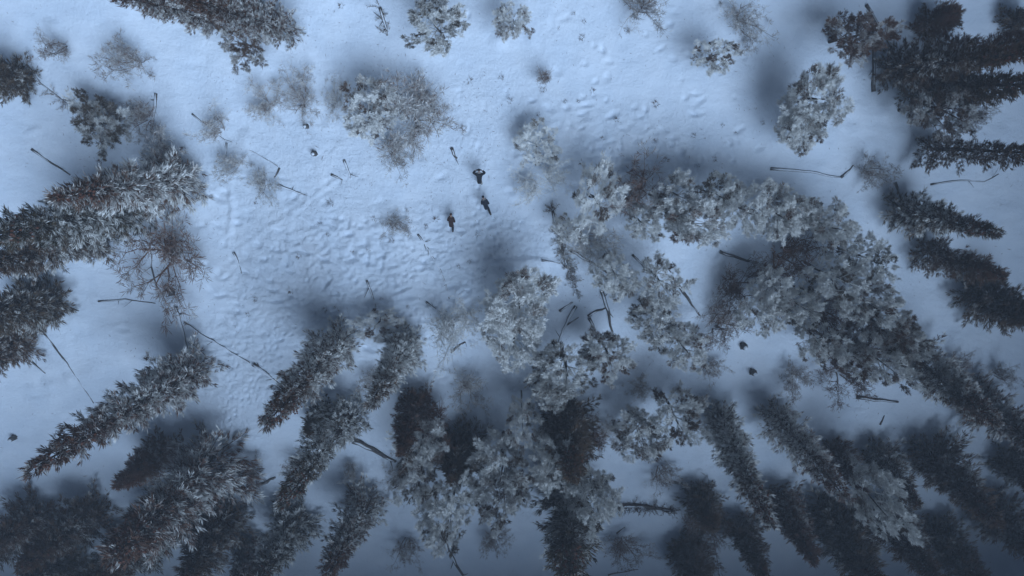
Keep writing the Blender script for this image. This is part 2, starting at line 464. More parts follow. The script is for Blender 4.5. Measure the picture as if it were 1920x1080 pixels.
# tracks, footprints and soft snow ridges
def dent(cx, cy, rx, ry, ang, depth):
    i0 = np.searchsorted(gx, cx - 3 * max(rx, ry)); i1 = np.searchsorted(gx, cx + 3 * max(rx, ry))
    j0 = np.searchsorted(gy, cy - 3 * max(rx, ry)); j1 = np.searchsorted(gy, cy + 3 * max(rx, ry))
    dx = X[j0:j1, i0:i1] - cx; dy = Y[j0:j1, i0:i1] - cy
    c, s = math.cos(ang), math.sin(ang)
    q = ((dx * c + dy * s) / rx) ** 2 + ((-dx * s + dy * c) / ry) ** 2
    Z[j0:j1, i0:i1] += -depth * np.exp(-q) + 0.18 * depth * np.exp(-(np.sqrt(q) - 1.7) ** 2 * 3)
def trail(pp, step=0.5, rx=0.17, ry=0.11, depth=0.17, gait=0.16):
    P = [ground(*p)[:2] for p in pp]; k = 0
    for a, b in zip(P[:-1], P[1:]):
        L = np.linalg.norm(b - a); d = (b - a) / L; nn = np.array([-d[1], d[0]])
        for s in np.arange(0, L, step):
            c = a + d * s + nn * (gait if k % 2 else -gait) + rng.normal(size=2) * 0.05; k += 1
            dent(c[0], c[1], rx, ry, math.atan2(d[1], d[0]), depth * rng.uniform(0.7, 1.2))
def ridge(pp, wdt=0.2, h=0.15):
    P = [ground(*p)[:2] for p in pp]
    for a, b in zip(P[:-1], P[1:]):
        L = np.linalg.norm(b - a)
        for s in np.arange(0, L, 0.3):
            c = a + (b - a) * s / L + rng.normal(size=2) * 0.04
            dent(c[0], c[1], wdt * 1.5, wdt * 1.2, math.atan2(b[1] - a[1], b[0] - a[0]), -h * 0.45 * rng.uniform(0.5, 1))
trail([(902, 352), (890, 420), (905, 480), (860, 560), (720, 600)])
trail([(917, 398), (930, 460), (905, 520), (830, 575)])
trail([(848, 432), (840, 470), (760, 520), (640, 560), (520, 640), (450, 760), (400, 840)])
trail([(620, 470), (560, 560), (500, 640), (470, 760)], depth=0.12)
trail([(760, 400), (640, 430), (520, 460), (450, 560), (440, 680), (420, 800)], depth=0.12)
trail([(980, 420), (900, 455), (800, 470), (650, 480)], depth=0.14)
trail([(900, 310), (880, 250), (860, 180)], depth=0.07)
ridge([(950, 490), (1000, 488), (1050, 496)], 0.25, 0.25)
ridge([(430, 350), (436, 400), (430, 450)], 0.2, 0.18)
ridge([(640, 330), (560, 390), (450, 465)], 0.16, 0.12)
for _ in range(120):                  # shallow hollows and hoof marks in the open snow
    cx, cy = rng.normal(1190, 110), rng.normal(280, 45)
    p = ground(cx, cy); dent(p[0], p[1], rng.uniform(0.16, 0.5), rng.uniform(0.12, 0.22), rng.normal() * 0.4, rng.uniform(0.08, 0.22))
for _ in range(60):
    p = ground(rng.uniform(860, 1420), rng.uniform(20, 330)); dent(p[0], p[1], rng.uniform(0.15, 0.35), rng.uniform(0.12, 0.22), rng.uniform(0, 3), rng.uniform(0.05, 0.14))
for _ in range(260):
    p = ground(rng.normal(650, 160), rng.normal(520, 85)); dent(p[0], p[1], rng.uniform(0.18, 0.6), rng.uniform(0.13, 0.25), rng.normal() * 0.5, rng.uniform(0.05, 0.2))
for _ in range(110):
    p = ground(rng.uniform(20, 1900), rng.uniform(20, 1060)); dent(p[0], p[1], rng.uniform(0.2, 0.7), rng.uniform(0.15, 0.5), rng.uniform(0, 3), rng.uniform(-0.18, 0.12))
ny, nx = X.shape
idx = np.arange(nx * ny).reshape(ny, nx)
F = np.stack([idx[:-1, :-1], idx[:-1, 1:], idx[1:, 1:], idx[1:, :-1]], -1).reshape(-1, 4)
g_me = mesh_np('snow_ground', np.stack([X, Y, Z], -1).reshape(-1, 3), F, M_SNOW, smooth=True, extra=dict(crust=np.clip(tramp + 0.55 * wind + 0.22, 0, 1) * inside))
g = new_obj('ground', g_me)
def ground(px, py):                   # from here on: the surface with its prints and drifts
    p = at(px, py, 0)
    for _ in range(4):
        i = min(max(np.searchsorted(gx, p[0]), 1), len(gx) - 1); j = min(max(np.searchsorted(gy, p[1]), 1), len(gy) - 1)
        u = (p[0] - gx[i - 1]) / (gx[i] - gx[i - 1]); v = (p[1] - gy[j - 1]) / (gy[j] - gy[j - 1])
        p = at(px, py, float((Z[j - 1, i - 1] * (1 - u) + Z[j - 1, i] * u) * (1 - v) + (Z[j, i - 1] * (1 - u) + Z[j, i] * u) * v))
    return p
g['kind'] = 'structure'; g['label'] = 'snow covered forest floor with trampled trails in the clearing'

# ------------------------------------------------------------------ trees
def spruce(bx, by, tx, ty, wpx, frost, label, group=None, name='spruce_tree', vi=None):
    b = ground(bx, by); best = None
    for h in np.arange(1.5, 24, 0.1):
        q = proj(b + np.array([0, 0, h])); d = (q[0] - tx) ** 2 + (q[1] - ty) ** 2
        if best is None or d < best[0]: best = (d, h)
    h = best[1]
    t = at(tx, ty, b[2] + h); v = (t - b)[:2] / h; k = np.linalg.norm(v)
    v = v * min(1, 0.10 / (k + 1e-6))
    i = vi if vi is not None else random.randrange(len(SPRUCE)); P = SPRUCE[i]
    r = 0.5 * wpx / scale_at(b + np.array([0, 0, h * 0.3])) * 1.12
    if frost > 0.3: frost += 0.12
    return plant(name, P, b - np.array([0, 0, 0.1]), r / P['R'], h / P['H'], random.uniform(0, 6.28), frost, label, 'tree', group, Vector((v[0], v[1], 0)))
def round_tree(cx, cy, rpx, h, frost, label, group=None, protos=None, name='rimed_tree', cat='tree'):
    protos = protos if protos is not None else RIME
    P = random.choice(protos); zz = h * P['zc'] / P['H']
    c = at(cx, cy, zz + 0.0); c[2] = float(height(c[0], c[1]))
    c2 = at(cx, cy, c[2] + zz); b = np.array([c2[0], c2[1], float(height(c2[0], c2[1]))])
    r = rpx / scale_at(b + np.array([0, 0, zz]))
    return plant(name, P, b - np.array([0, 0, 0.08]), r / P['R'], h / P['H'], random.uniform(0, 6.28), frost, label, cat, group)

G_WALL = 'frosted round trees massed beside the clearing'
for s in [
    (345, 335, 95, 372, 122, .55, 'broad frosted spruce of the row edging the clearing, beside the bare brown shrub'),
    (255, 385, -60, 450, 120, .44, 'middle spruce of the thick row running away from the clearing edge'),
    (190, 440, -120, 520, 108, .36, 'dark green brown spruce at the far end of the thick row'),
    (100, 560, -90, 625, 120, .28, 'stout dark spruce standing apart above a thin buried log'),
    (30, 640, -120, 700, 110, .2, 'nearly unfrosted dark spruce next to the stout spruce by the thin log'),
    (45, 150, -100, 140, 90, .18, 'small dark reddish spruce alone beside the twiggy fallen sapling'),
    (375, 690, 45, 890, 118, .50, 'long slim spruce with reddish cone covered tip over open snow'),
    (645, 635, 495, 800, 104, .55, 'cone shaped spruce with reddish tip at the trampled clearing edge'),
    (765, 640, 690, 765, 85, .66, 'slender grey frosted spruce between the cone shaped spruce and bare birch shrub'),
    (670, 770, 515, 960, 95, .58, 'long grey frosted spruce beside the thick dark log'),
    (610, 780, 575, 815, 70, .12, 'short dark spruce tucked beneath the long grey frosted one'),
    (690, 945, 600, 1090, 95, .48, 'mottled frosted spruce standing alone in deep shaded snow'),
    (400, 850, 200, 1060, 165, .42, 'broad frost streaked spruce rising behind the long slim one'),
    (310, 845, 205, 905, 85, .22, 'low dark spruce between the long slim spruce and the broad streaked one'),
    (1345, 770, 1440, 1000, 92, .60, 'tall narrow frosted spruce beside the open snow strip'),
    (1450, 770, 1592, 940, 84, .60, 'slim spruce with brown foot and white frosted flank'),
    (1700, 660, 1850, 840, 100, .48, 'slim grey green spruce rising out of the frosted tree mass'),
    (1740, 278, 2010, 290, 72, .25, 'dark green spruce reaching over smooth open snow'),
    (1690, 395, 1880, 440, 95, .38, 'dusky blue grey spruce at the edge of bright snow'),
    (1730, 470, 1890, 520, 80, .26, 'brownish spruce just below the dusky blue grey one'),
    (1830, 545, 1960, 610, 105, .2, 'dim green spruce fading into the mist'),
    (1730, 50, 1800, 20, 75, .08, 'small blackish red spruce near the fallen dead trunks'),
    (1895, 50, 1990, 20, 60, .08, 'tiny black spruce alone in misty snow'),
    (1060, 770, 1075, 900, 112, .08, 'blackish brown spruce behind the white frosted tuft tree'),
    (1065, 890, 1070, 1100, 140, .34, 'large brown green spruce beside the fallen brown trunk'),
    (860, 835, 850, 905, 100, .05, 'dark red brown unfrosted tree in the middle of pale frosted trees'),
    (785, 750, 750, 850, 75, .08, 'dark brown spruce beside the thick dark log'),
    (545, 60, 300, -20, 74, .46, 'grey spruce lying low over the sapling strewn snow'),
]:
    spruce(*s)
for s in [(1660, 130, 1960, 95, 100, .24), (1710, 168, 2000, 152, 88, .16), (1760, 100, 2000, 62, 80, .14)]:
    spruce(*s, 'blackish brown spruce in the dark clump beside misty snow', 'dark spruce clump beside the misty snow')
for s in [(400, 40, 120, -40, 66, .42), (330, 5, 60, -75, 66, .4), (480, 15, 330, -60, 66, .4)]:
    spruce(*s, 'dim grey spruce of the misty group beyond the sapling strewn snow', 'dim spruces in the mist')
for s in [(330, 960, 150, 1120, 150, .2), (420, 965, 330, 1130, 130, .15), (180, 960, 20, 1060, 120, .1), (80, 960, -60, 1060, 120, .08),
          (250, 1010, 120, 1130, 120, .1), (120, 1040, 0, 1150, 120, .1), (560, 975, 470, 1110, 110, .3), (20, 1010, -90, 1080, 110, .08), (480, 1030, 430, 1130, 100, .2)]:
    s = s[:4] + (s[4] * 0.86, s[5] + 0.13)
    spruce(*s, 'dark spruce in the gloomy stand behind the broad frost streaked spruce', 'dark spruces behind the frost streaked spruce')
for s in [(1740, 850, 1860, 1010, 125, .12), (1830, 750, 1960, 890, 130, .25), (1850, 950, 1980, 1100, 130, .12),
          (1560, 840, 1620, 930, 90, .08), (1640, 850, 1720, 960, 100, .18), (1560, 970, 1640, 1130, 150, .06),
          (1660, 960, 1760, 1110, 130, .1), (1460, 930, 1530, 1060, 95, .15),
          (1760, 1000, 1850, 1120, 130, .1), (1890, 860, 1990, 980, 100, .1)]:
    s = s[:4] + (s[4] * 0.84, s[5] + 0.15)
    spruce(*s, 'blackish spruce in the gloomy stand around the star shaped white treetop', 'blackish spruces around the white treetop')
for s in [(1390, 980, 1440, 1100, 85, .14), (1310, 925, 1340, 995, 90, .06), (1290, 1030, 1310, 1120, 110, .08)]:
    s = s[:4] + (s[4] * 0.86, s[5] + 0.14)
    spruce(*s, 'dark brown spruce between the fallen brown tree and the gloomy stand', 'dark spruces past the fallen brown tree')

for f in [
    (972, 562, 58, 7.5, .84, 'big round rime white tree alone at the end of the trampled clearing'),
    (965, 640, 48, 6.0, .92, 'low rime white tree crowded under the big round one'),
    (1120, 378, 48, 6, .92, 'dense white cauliflower headed tree at the corner of the clearing'),
    (1062, 432, 24, 4, .88, 'small white tree above the feathery fallen spruce'),
    (1155, 515, 36, 6, .9, 'narrow white tree beside the criss crossed fallen poles'),
    (1238, 530, 44, 7, .82, 'ragged pale tree between narrow white tree and leaning logs'),
    (1235, 608, 40, 6, .66, 'brown hearted frosted tree below the ragged pale tree'),
    (1283, 655, 36, 6, .72, 'small ragged frosted tree at the edge of smooth shaded snow'),
    (1060, 690, 48, 7, .60, 'brown hearted frosted tree at the foot of the leaning fallen pole'),
    (1140, 668, 38, 7, .74, 'grey frosted tree at the foot of the forked fallen poles'),
    (1035, 738, 28, 6, .82, 'small pale frosted tree tucked under the brown hearted one'),
    (980, 788, 28, 8, .9, 'slim white tuft topped tree beside the blackish brown spruce'),
    (788, 835, 40, 8, .64, 'mottled frosted tree at the end of the thick dark log'),
    (785, 890, 36, 8, .60, 'pale frosted tree below the mottled one by the dark log'),
    (845, 955, 52, 8, .82, 'white spreading tree above the long dark fallen trunk'),
    (940, 870, 50, 8, .68, 'wide grey frosted tree between the red brown tree and brown green spruce'),
    (945, 930, 38, 9, .52, 'dull grey frosted tree behind the white spreading one'),
    (1042, 862, 44, 9, .84, 'white speckled tree standing in front of the blackish brown spruce'),
    (1115, 935, 44, 9, .76, 'pale frosted tree at the end of the fallen brown trunk'),
    (1200, 815, 42, 6, .60, 'low grey frosted tree at the near end of the pair by the white stick'),
    (1268, 785, 46, 7, .64, 'greenish frosted tree joined to the tall narrow spruce'),
    (1640, 940, 48, 10, .82, 'star shaped white frosted treetop above blackish spruces'),
    (1522, 188, 52, 6, .74, 'frosted bushy tree alone in misty snow beside the forked log'),
    (1505, 240, 36, 4.5, .70, 'smaller frosted tree leaning against the bushy one by the forked log'),
    (1340, 105, 30, 4, .68, 'little round frosted tree alone in smooth misty snow'),
    (820, 52, 42, 7, .60, 'round grey frosted tree standing before the smaller white one'),
    (962, 40, 29, 5, .76, 'small round white tree near the footprint dotted snow'),
    (690, 208, 46, 4.5, .70, 'grey frosted bushy tree growing through a brown bare shrub'),
    (1008, 272, 38, 2.6, .92, 'bright white frosted bush at the top of the twiggy grey thicket'),
    (705, 612, 32, 3, .92, 'small snow laden bush with a dark leaning stem'),
    (458, 82, 36, 5, .30, 'dark grey bushy tree beside the misty spruces'),
    (185, 232, 44, 3, .42, 'dark ragged bush beside the upright snowy log'),
    (1765, 205, 44, 7, .32, 'dull grey bushy tree under the dark spruce clump'),
    (1610, 65, 42, 6, .26, 'dim misty bush beside two crossed fallen trunks'),
]:
    round_tree(*f)
for f in [
    (1300, 418, 54, 7, .74, 'largest white headed tree of the crowded stand facing the open clearing'),
    (1272, 368, 46, 6.5, .58, 'brown flecked rimed tree tight behind the largest white headed one'),
    (1345, 365, 36, 6, .7, 'small grey rimed tree wedged beside the largest white headed one'),
    (1400, 396, 46, 7, .82, 'broad white rimed tree along the clearing edge of the crowded stand'),
    (1560, 425, 42, 7, .78, 'pale rimed tree at the clearing edge past the dark brown gap'),
    (1630, 485, 42, 7, .58, 'dull grey rimed tree at the outer corner of the crowded stand'),
    (1450, 537, 38, 6, .84, 'bright white tufted tree below the dark brown gap'),
    (1570, 522, 46, 8, .70, 'broad grey rimed tree in the heart of the crowded stand'),
    (1425, 592, 38, 6, .78, 'pale rimed tree bordering smooth shaded snow with the black stump'),
    (1538, 640, 44, 7, .74, 'broad pale rimed tree overhanging the smooth shaded snow'),
    (1655, 612, 40, 8, .36, 'dark brown barely frosted tree inside the crowded stand'),
    (1650, 678, 44, 9, .70, 'pale rimed tree in front of the dark barely frosted one'),
    (1205, 420, 34, 4.5, .76, 'low white rimed bush below the fanned brown shrub'),
]:
    round_tree(f[0], f[1], f[2] * 0.86, f[3], f[4] + 0.05, f[5])
for f in [(1455, 400, 38, 6, .8), (1495, 402, 34, 6, .84)]:
    round_tree(*f, 'small white rimed tree between two broad ones along the clearing edge', G_WALL)
for f in [(1622, 565, 38, 8, .68), (1500, 572, 30, 7, .66), (1692, 640, 32, 8, .52), (1590, 662, 32, 8, .5)]:
    round_tree(*f, 'grey rimed tree hemmed in by the crowded stand', 'grey trees inside the crowded stand')
for f in [
    (765, 235, 60, 4, .5, 'wide brown leafless shrub beside the grey bushy tree'),
    (1003, 352, 33, 2.6, .75, 'grey twiggy thicket next to the person with raised arms'),
    (1030, 330, 32, 2.8, .78, 'pale twiggy shrub under the bright white frosted bush'),
    (832, 645, 52, 6, .68, 'bare birch shrub with white stems at the clearing edge'),
    (310, 490, 76, 3.5, .30, 'wide brown leafless shrub over the long thin fallen trunk'),
    (737, 425, 21, 2.0, .45, 'dark sapling with curled branches in the trampled snow'),
    (435, 310, 24, 2, .55, 'small grey twiggy shrub beside short snowy stubs'),
    (1205, 365, 52, 5, .28, 'brown leafless shrub with fanned dark twigs beside the cauliflower headed tree'),
    (1017, 140, 20, 2.2, .35, 'tiny leafless sapling alone in the footprint dotted snow'),
    (1215, 4, 42, 4, .45, 'dim brown leafless shrub in the mist beyond the footprints'),
    (1400, 35, 34, 3, .5, 'faint leafless shrub in the mist near the little round tree'),
    (1330, 1000, 50, 5, .2, 'dark leafless shrub below the fallen brown trunk'),
    (490, 195, 32, 2, .55, 'small frosted twiggy shrub beside the thin leaning pole'),
    (262, 222, 32, 2.4, .42, 'ragged brown shrub right beside the upright looking snowy log'),
    (300, 300, 44, 3, .5, 'twiggy frosted shrub between the upright snowy log and spruce row'),
    (560, 185, 36, 2.4, .5, 'pale twiggy shrub in misty snow near the small dark stump'),
    (400, 245, 30, 2.4, .55, 'loose frosted shrub grown through by the thin leaning pole'),
    (490, 345, 26, 1.8, .55, 'low twiggy shrub beside the short dark stick'),
    (625, 190, 24, 1.8, .6, 'sparse frosted shrub between the stump and the grey bushy tree'),
    (735, 285, 36, 2.5, .5, 'brown leafless shrub at the foot of the grey bushy tree'),
    (800, 190, 32, 2.5, .5, 'thin brown shrub behind the grey bushy tree'),
    (235, 115, 34, 2.5, .45, 'dim frosted shrub standing before the misty spruces'),
    (95, 80, 30, 2.5, .42, 'dim leafless shrub in the misty corner past the fallen sapling'),
    (870, 600, 34, 2.4, .7, 'pale fine twigged shrub against the big round white tree'),
    (1100, 455, 40, 3, .6, 'grey leafless shrub around the feathery fallen spruce'),
    (100, 420, 30, 2.0, .3, 'low leafless shrub at the edge of the thick spruce row'),
]:
    round_tree(*f, protos=BARE, name='leafless_shrub', cat='shrub')
for f in [(1480, 480, 64, 3, .08), (1390, 540, 46, 3, .08), (1570, 600, 50, 4, .06), (1600, 720, 40, 4, .1), (1350, 620, 40, 2.5, .3), (820, 800, 50, 4, .08), (1090, 830, 46, 5, .06)]:
    round_tree(*f, 'dark brown leafless shrub filling a gap in the frosted trees', 'brown shrubs in the tree gaps', protos=BARE, name='leafless_shrub', cat='shrub')

for f in [(880, 735, 34, 2.6, .5), (745, 905, 28, 2.2, .45), (1150, 815, 22, 1.8, .5), (1245, 890, 30, 2.2, .4), (1335, 690, 24, 1.8, .45), (1500, 715, 26, 2, .4),
          (465, 905, 28, 2.2, .4), (560, 885, 22, 1.8, .45), (1175, 1035, 34, 2.6, .35), (650, 890, 22, 2, .5), (700, 720, 20, 1.8, .5), (1205, 735, 20, 1.6, .5), (760, 1030, 30, 2.4, .4), (925, 1020, 26, 2.2, .4)]:
    round_tree(*f, 'sparse frosted leafless shrub in the shaded snow between the trees', 'sparse shrubs in the shaded snow', protos=BARE, name='leafless_shrub', cat='shrub')
for f in [(1800, 690, 26, 2, .4), (1885, 710, 24, 2, .4), (1640, 320, 26, 2, .4), (1830, 215, 22, 2, .35)]:
    round_tree(*f, 'faint low shrub in misty snow past the crowded stand', 'faint shrubs past the crowded stand', protos=BARE, name='leafless_shrub', cat='shrub')

# ------------------------------------------------------------------ fallen logs, poles and stumps
def log(pp, dpx, label, group=None, snow=0.6, m=None, stubs=3, name='fallen_log', cat='log', lift=0.30, twiggy=0):
    P = [ground(*p) for p in pp]
    Q = []
    for a, b in zip(P[:-1], P[1:]):
        n = max(2, int(np.linalg.norm(b - a) / 0.5))
        for k in range(n): Q.append(a + (b - a) * k / n)
    Q.append(P[-1]); Q = np.array(Q)
    r0 = 0.43 * dpx / scale_at(Q[0]); snow = min(0.95, snow + 0.12) if snow > 0.12 else snow
    o = empty(name, Q[0], label, cat, group)
    n = len(Q); R = [r0 * (1.0 - 0.55 * k / (n - 1)) * random.uniform(0.92, 1.08) for k in range(n)]
    L = [q - Q[0] + np.array([random.gauss(0, .025), random.gauss(0, .025), R[k] * lift]) for k, q in enumerate(Q)]
    tb = Tubes(); tb.add(L, R, 7)
    new_obj('trunk', tb.build('log_trunk', m or M_LOG), o)
    if snow > 0:
        runs = [[]]
        for k in range(n):
            if random.random() < 0.48 * (1 - snow) and len(runs[-1]) > 2: runs.append([])
            else: runs[-1].append(k)
        for run in runs:
            if len(run) < 2: continue
            sc = Tubes()
            sc.add([L[j] + np.array([0, 0, R[j] * 0.62]) for j in run], [R[j] * (0.25 + snow * 0.62) * random.uniform(.85, 1.1) * (0.45 if j in (run[0], run[-1]) else 1) for j in run], 6)
            new_obj('snow_cap', sc.build('log_snow', M_CAP), o)
    for k in range(stubs):
        j = random.randrange(1, n) if n > 1 else 0
        d = norm(np.array([random.gauss(0, 1), random.gauss(0, 1), 0.55])); ln = random.uniform(0.25, 0.9)
        st = Tubes(); st.add([L[j], L[j] + d * ln * .5 + np.array([0, 0, .03]), L[j] + d * ln], [R[j] * .4, R[j] * .3, R[j] * .15], 5)
        new_obj('branch_stub', st.build('log_stub', m or M_LOG), o)
    if twiggy:
        C = []; D = []
        for k in range(twiggy):
            j = random.randrange(n); d = norm(rng.normal(size=3) * np.array([1, 1, 0.45]) + np.array([0, 0, .25]))
            for s in np.arange(0.1, random.uniform(0.35, 0.9), 0.09):
                C.append(L[j] + d * s); D.append(norm(d + rng.normal(size=3) * 0.4))
        C = np.array(C); D = np.array(D); Cb = np.repeat(C, 4, 0); Db = norm(np.repeat(D, 4, 0) + rng.normal(size=(len(C) * 4, 3)) * 0.5)
        f1 = 0.5 + rng.normal(size=len(Cb)) * 0.2
        V, F_, A = blades(Cb, Db, rng.uniform(.1, .26, len(Cb)), rng.uniform(.01, .02, len(Cb)), f1 - .2, f1)
        c = new_obj('dead_twigs', mesh_np('dead_twigs', V, F_, M_BRUSH, A), o); c['kind'] = 'stuff'; c['frost_level'] = 0.45 if name != 'fallen_brown_tree' else 0.08
    return o

log([(60, 280), (98, 306), (132, 328)], 6, 'dark bent log with a short side branch beside low shrubs', snow=.3, stubs=2)
log([(50, 120), (75, 155), (105, 178), (127, 196)], 4, 'fallen twiggy sapling beside the small dark reddish spruce', snow=.3, stubs=4, name='fallen_sapling', twiggy=20)
log([(293, 175), (291, 200), (283, 248)], 7, 'upright looking snowy log beside the dark ragged bush', snow=.9, stubs=2)
log([(360, 215), (420, 262), (475, 285), (520, 312)], 4, 'long thin leaning pole half buried beside small frosted shrubs', snow=.6, stubs=2)
log([(425, 268), (423, 296)], 5, 'short snowy stub beside the small grey twiggy shrub', snow=.8, stubs=1)
log([(525, 315), (515, 333)], 5, 'short dark stick standing near the long dark log', snow=.1, stubs=0)
log([(522, 347), (548, 357), (571, 365)], 6, 'long dark log with forked end in open snow', snow=.6, stubs=3)
log([(645, 300), (651, 318), (658, 334)], 6, 'snowy log crossing a short dark one', snow=.8, stubs=1)
log([(620, 327), (643, 337)], 6, 'short dark log crossed by a snowy one', snow=.4, stubs=1)
log([(712, 15), (720, 40), (727, 66)], 8, 'ragged dark snag fallen beside the round grey tree', snow=.5, stubs=5, twiggy=14)
log([(847, 277), (851, 288), (857, 297)], 8, 'short dark stump beside the person with raised arms', snow=.15, stubs=1)
log([(1445, 316), (1520, 322), (1576, 333)], 7, 'long dark forked log lying in misty snow', snow=.6, stubs=0)
log([(1576, 333), (1588, 322), (1599, 311)], 6, 'short limb lying at the end of the long forked log', snow=.3, stubs=0)
log([(1637, 172), (1638, 100), (1634, 22)], 9, 'long rough dead trunk with broken limbs in the mist', snow=.15, stubs=7)
log([(1624, 8), (1648, 50), (1674, 92)], 8, 'dead trunk crossing the rough one in the mist', snow=.15, stubs=4)
log([(1745, 347), (1800, 338), (1845, 341), (1872, 326)], 4, 'thin wavy branch on smooth bright snow', snow=.3, stubs=2)
log([(1678, 342), (1691, 376)], 6, 'short dark pole beside the dusky blue grey spruce', snow=.2, stubs=1)
log([(280, 425), (284, 500), (300, 565), (322, 608)], 5, 'long thin fallen trunk under the wide brown shrub', snow=.7, stubs=3)
log([(330, 575), (342, 615), (352, 662)], 8, 'straight white snowy log near the buried ridge', snow=.95, stubs=1)
log([(355, 640), (386, 668)], 6, 'short log beside the straight white one', snow=.8, stubs=1)
log([(345, 605), (400, 640), (468, 681)], 6, 'long snow buried trunk slanting out to the broken snowy log', snow=.9, stubs=1)
log([(475, 682), (500, 700), (524, 722)], 9, 'broken snowy log at the end of the long snow ridge', snow=.85, stubs=3)
log([(85, 626), (125, 680), (176, 756)], 4, 'thin straight buried log in smooth snow beside dark spruces', snow=.5, stubs=0)
log([(57, 675), (86, 700)], 5, 'short dark pole beside the thin straight log', snow=.2, stubs=0)
log([(185, 565), (235, 561), (292, 569)], 4, 'thin dark branch lying across smooth snow', snow=.3, stubs=2)
log([(438, 472), (446, 490), (453, 512)], 6, 'snowy log curving along the trampled track', snow=.9, stubs=0)
log([(785, 440), (812, 482), (832, 520), (842, 560)], 5, 'long twiggy fallen pole across the trampled clearing', snow=.6, stubs=4)
log([(688, 525), (697, 550), (710, 592)], 5, 'leaning dark stem of the small snow laden bush', snow=.5, stubs=2)
log([(800, 566), (828, 588), (852, 607)], 5, 'thin pole lying toward the bare birch shrub', snow=.6, stubs=1)
log([(1080, 573), (1062, 605), (1045, 646)], 8, 'long leaning fallen pole beside the big round white tree', snow=.8, stubs=1)
log([(1050, 584), (1075, 566)], 6, 'short pole touching the long leaning one', snow=.7, stubs=0)
log([(1062, 608), (1085, 596)], 4, 'thin stick branching off the long leaning pole', snow=.5, stubs=0)
log([(1128, 545), (1140, 585), (1148, 622)], 9, 'dark fallen pole running down to the grey frosted tree', snow=.5, stubs=2)
log([(1103, 593), (1120, 583), (1137, 576)], 7, 'cross pole of the fork beside the narrow white tree', snow=.6, stubs=0)
log([(1105, 596), (1116, 624)], 7, 'short lower pole of the fork beside the narrow white tree', snow=.6, stubs=0)
log([(1068, 468), (1105, 490), (1145, 515)], 8, 'grey log slanting beneath the narrow white tree', snow=.4, stubs=2)
log([(1035, 395), (1048, 440), (1060, 490), (1080, 540)], 7, 'feathery fallen spruce with frosted dead twigs', snow=.4, stubs=5, name='fallen_spruce', twiggy=170)
log([(1350, 473), (1400, 488), (1460, 503)], 7, 'dark log under the crowded rimed stand', snow=.3, stubs=2)
log([(1268, 530), (1290, 560), (1312, 592)], 8, 'leaning dark log behind the ragged pale tree', snow=.3, stubs=2)
log([(1185, 478), (1210, 500)], 6, 'short limb below the dense white tree', snow=.4, stubs=1)
log([(662, 824), (700, 842), (742, 866)], 14, 'thick dark log in shaded snow between frosted trees', snow=.35, stubs=2)
log([(822, 985), (840, 1030), (868, 1078)], 11, 'long dark fallen trunk under the white spreading tree', snow=.5, stubs=2)
log([(1140, 945), (1200, 948), (1262, 957)], 13, 'large fallen brown tree with fringe of dead twigs', snow=.3, stubs=4, name='fallen_brown_tree', cat='log', twiggy=150)
log([(478, 911), (500, 903), (516, 893)], 9, 'dark splintered stump end in smooth shaded snow', snow=.1, stubs=2)
log([(1188, 768), (1210, 802)], 4, 'thin pale stick lying above the low grey frosted tree', snow=.4, m=M_PALE, stubs=1)
log([(1140, 1078), (1197, 1067)], 4, 'long pale stick on dim blue snow', snow=.4, m=M_PALE, stubs=0)
log([(1158, 1000), (1172, 988)], 6, 'short white splinter below the fallen brown tree', snow=.9, m=M_PALE, stubs=0)
log([(1606, 745), (1640, 749), (1684, 754)], 9, 'dark log half buried beside the frosted tree mass', snow=.3, stubs=1)
log([(1650, 795), (1658, 778)], 4, 'short dark stick standing in shaded snow', snow=.1, stubs=0)
log([(1262, 903), (1290, 910)], 7, 'forked dark branch on shaded snow', snow=.1, stubs=3)
log([(870, 812), (884, 826)], 6, 'short dark log near the red brown tree', snow=.3, stubs=1)
log([(93, 975), (102, 1000), (120, 1026)], 5, 'curved pale dead stem among the dark spruces', snow=.5, m=M_PALE, stubs=1)
log([(1015, 488), (1050, 494)], 5, 'thin pole along the snow bank by the big round tree', snow=.8, stubs=0)
log([(845, 660), (872, 640)], 7, 'dark curved limb beside the bare birch shrub', snow=.1, stubs=1)

def stump(px, py, dpx, label, h=0.5):
    b = ground(px, py); r = 0.5 * dpx / scale_at(b)
    o = empty('stump', b, label, 'stump')
    t = Tubes(); n = 7
    t.add([(0, 0, -.3), (0.02, 0, h * .3), (0, 0.02, h * .8), (0.01, 0, h)], [r * 1.35, r * 1.08, r, r * .82], 9)
    new_obj('trunk', t.build('stump_trunk', M_LOG), o)
    for k in range(4):
        a = k * 1.7 + random.random(); s = Tubes()
        s.add([(0, 0, h * .15), (r * 1.15 * math.cos(a), r * 1.15 * math.sin(a), .03), (r * 1.5 * math.cos(a), r * 1.5 * math.sin(a), -.1)], [r * .4, r * .3, r * .12], 5)
        new_obj('root', s.build('stump_root', M_LOG), o)
    s = Tubes(); s.add([(0.02, 0, h - .02), (0.02, 0, h + .05), (0.02, .01, h + .1)], [r * .7, r * .6, r * .2], 8)
    new_obj('snow_cap', s.build('stump_snow', M_CAP), o)
stump(320, 546, 15, 'dark stump under the wide brown leafless shrub', .7)
stump(27, 820, 9, 'small round dark stump in open snow below dark spruces')
stump(1411, 697, 11, 'black stump on smooth shaded snow beside the frosted tree mass')
stump(1393, 648, 12, 'dim dark stump near the small ragged frosted tree')
stump(575, 237, 8, 'small dark stump in misty snow beside thin poles')
stump(590, 288, 9, 'dark stump in open snow above the crossing logs')

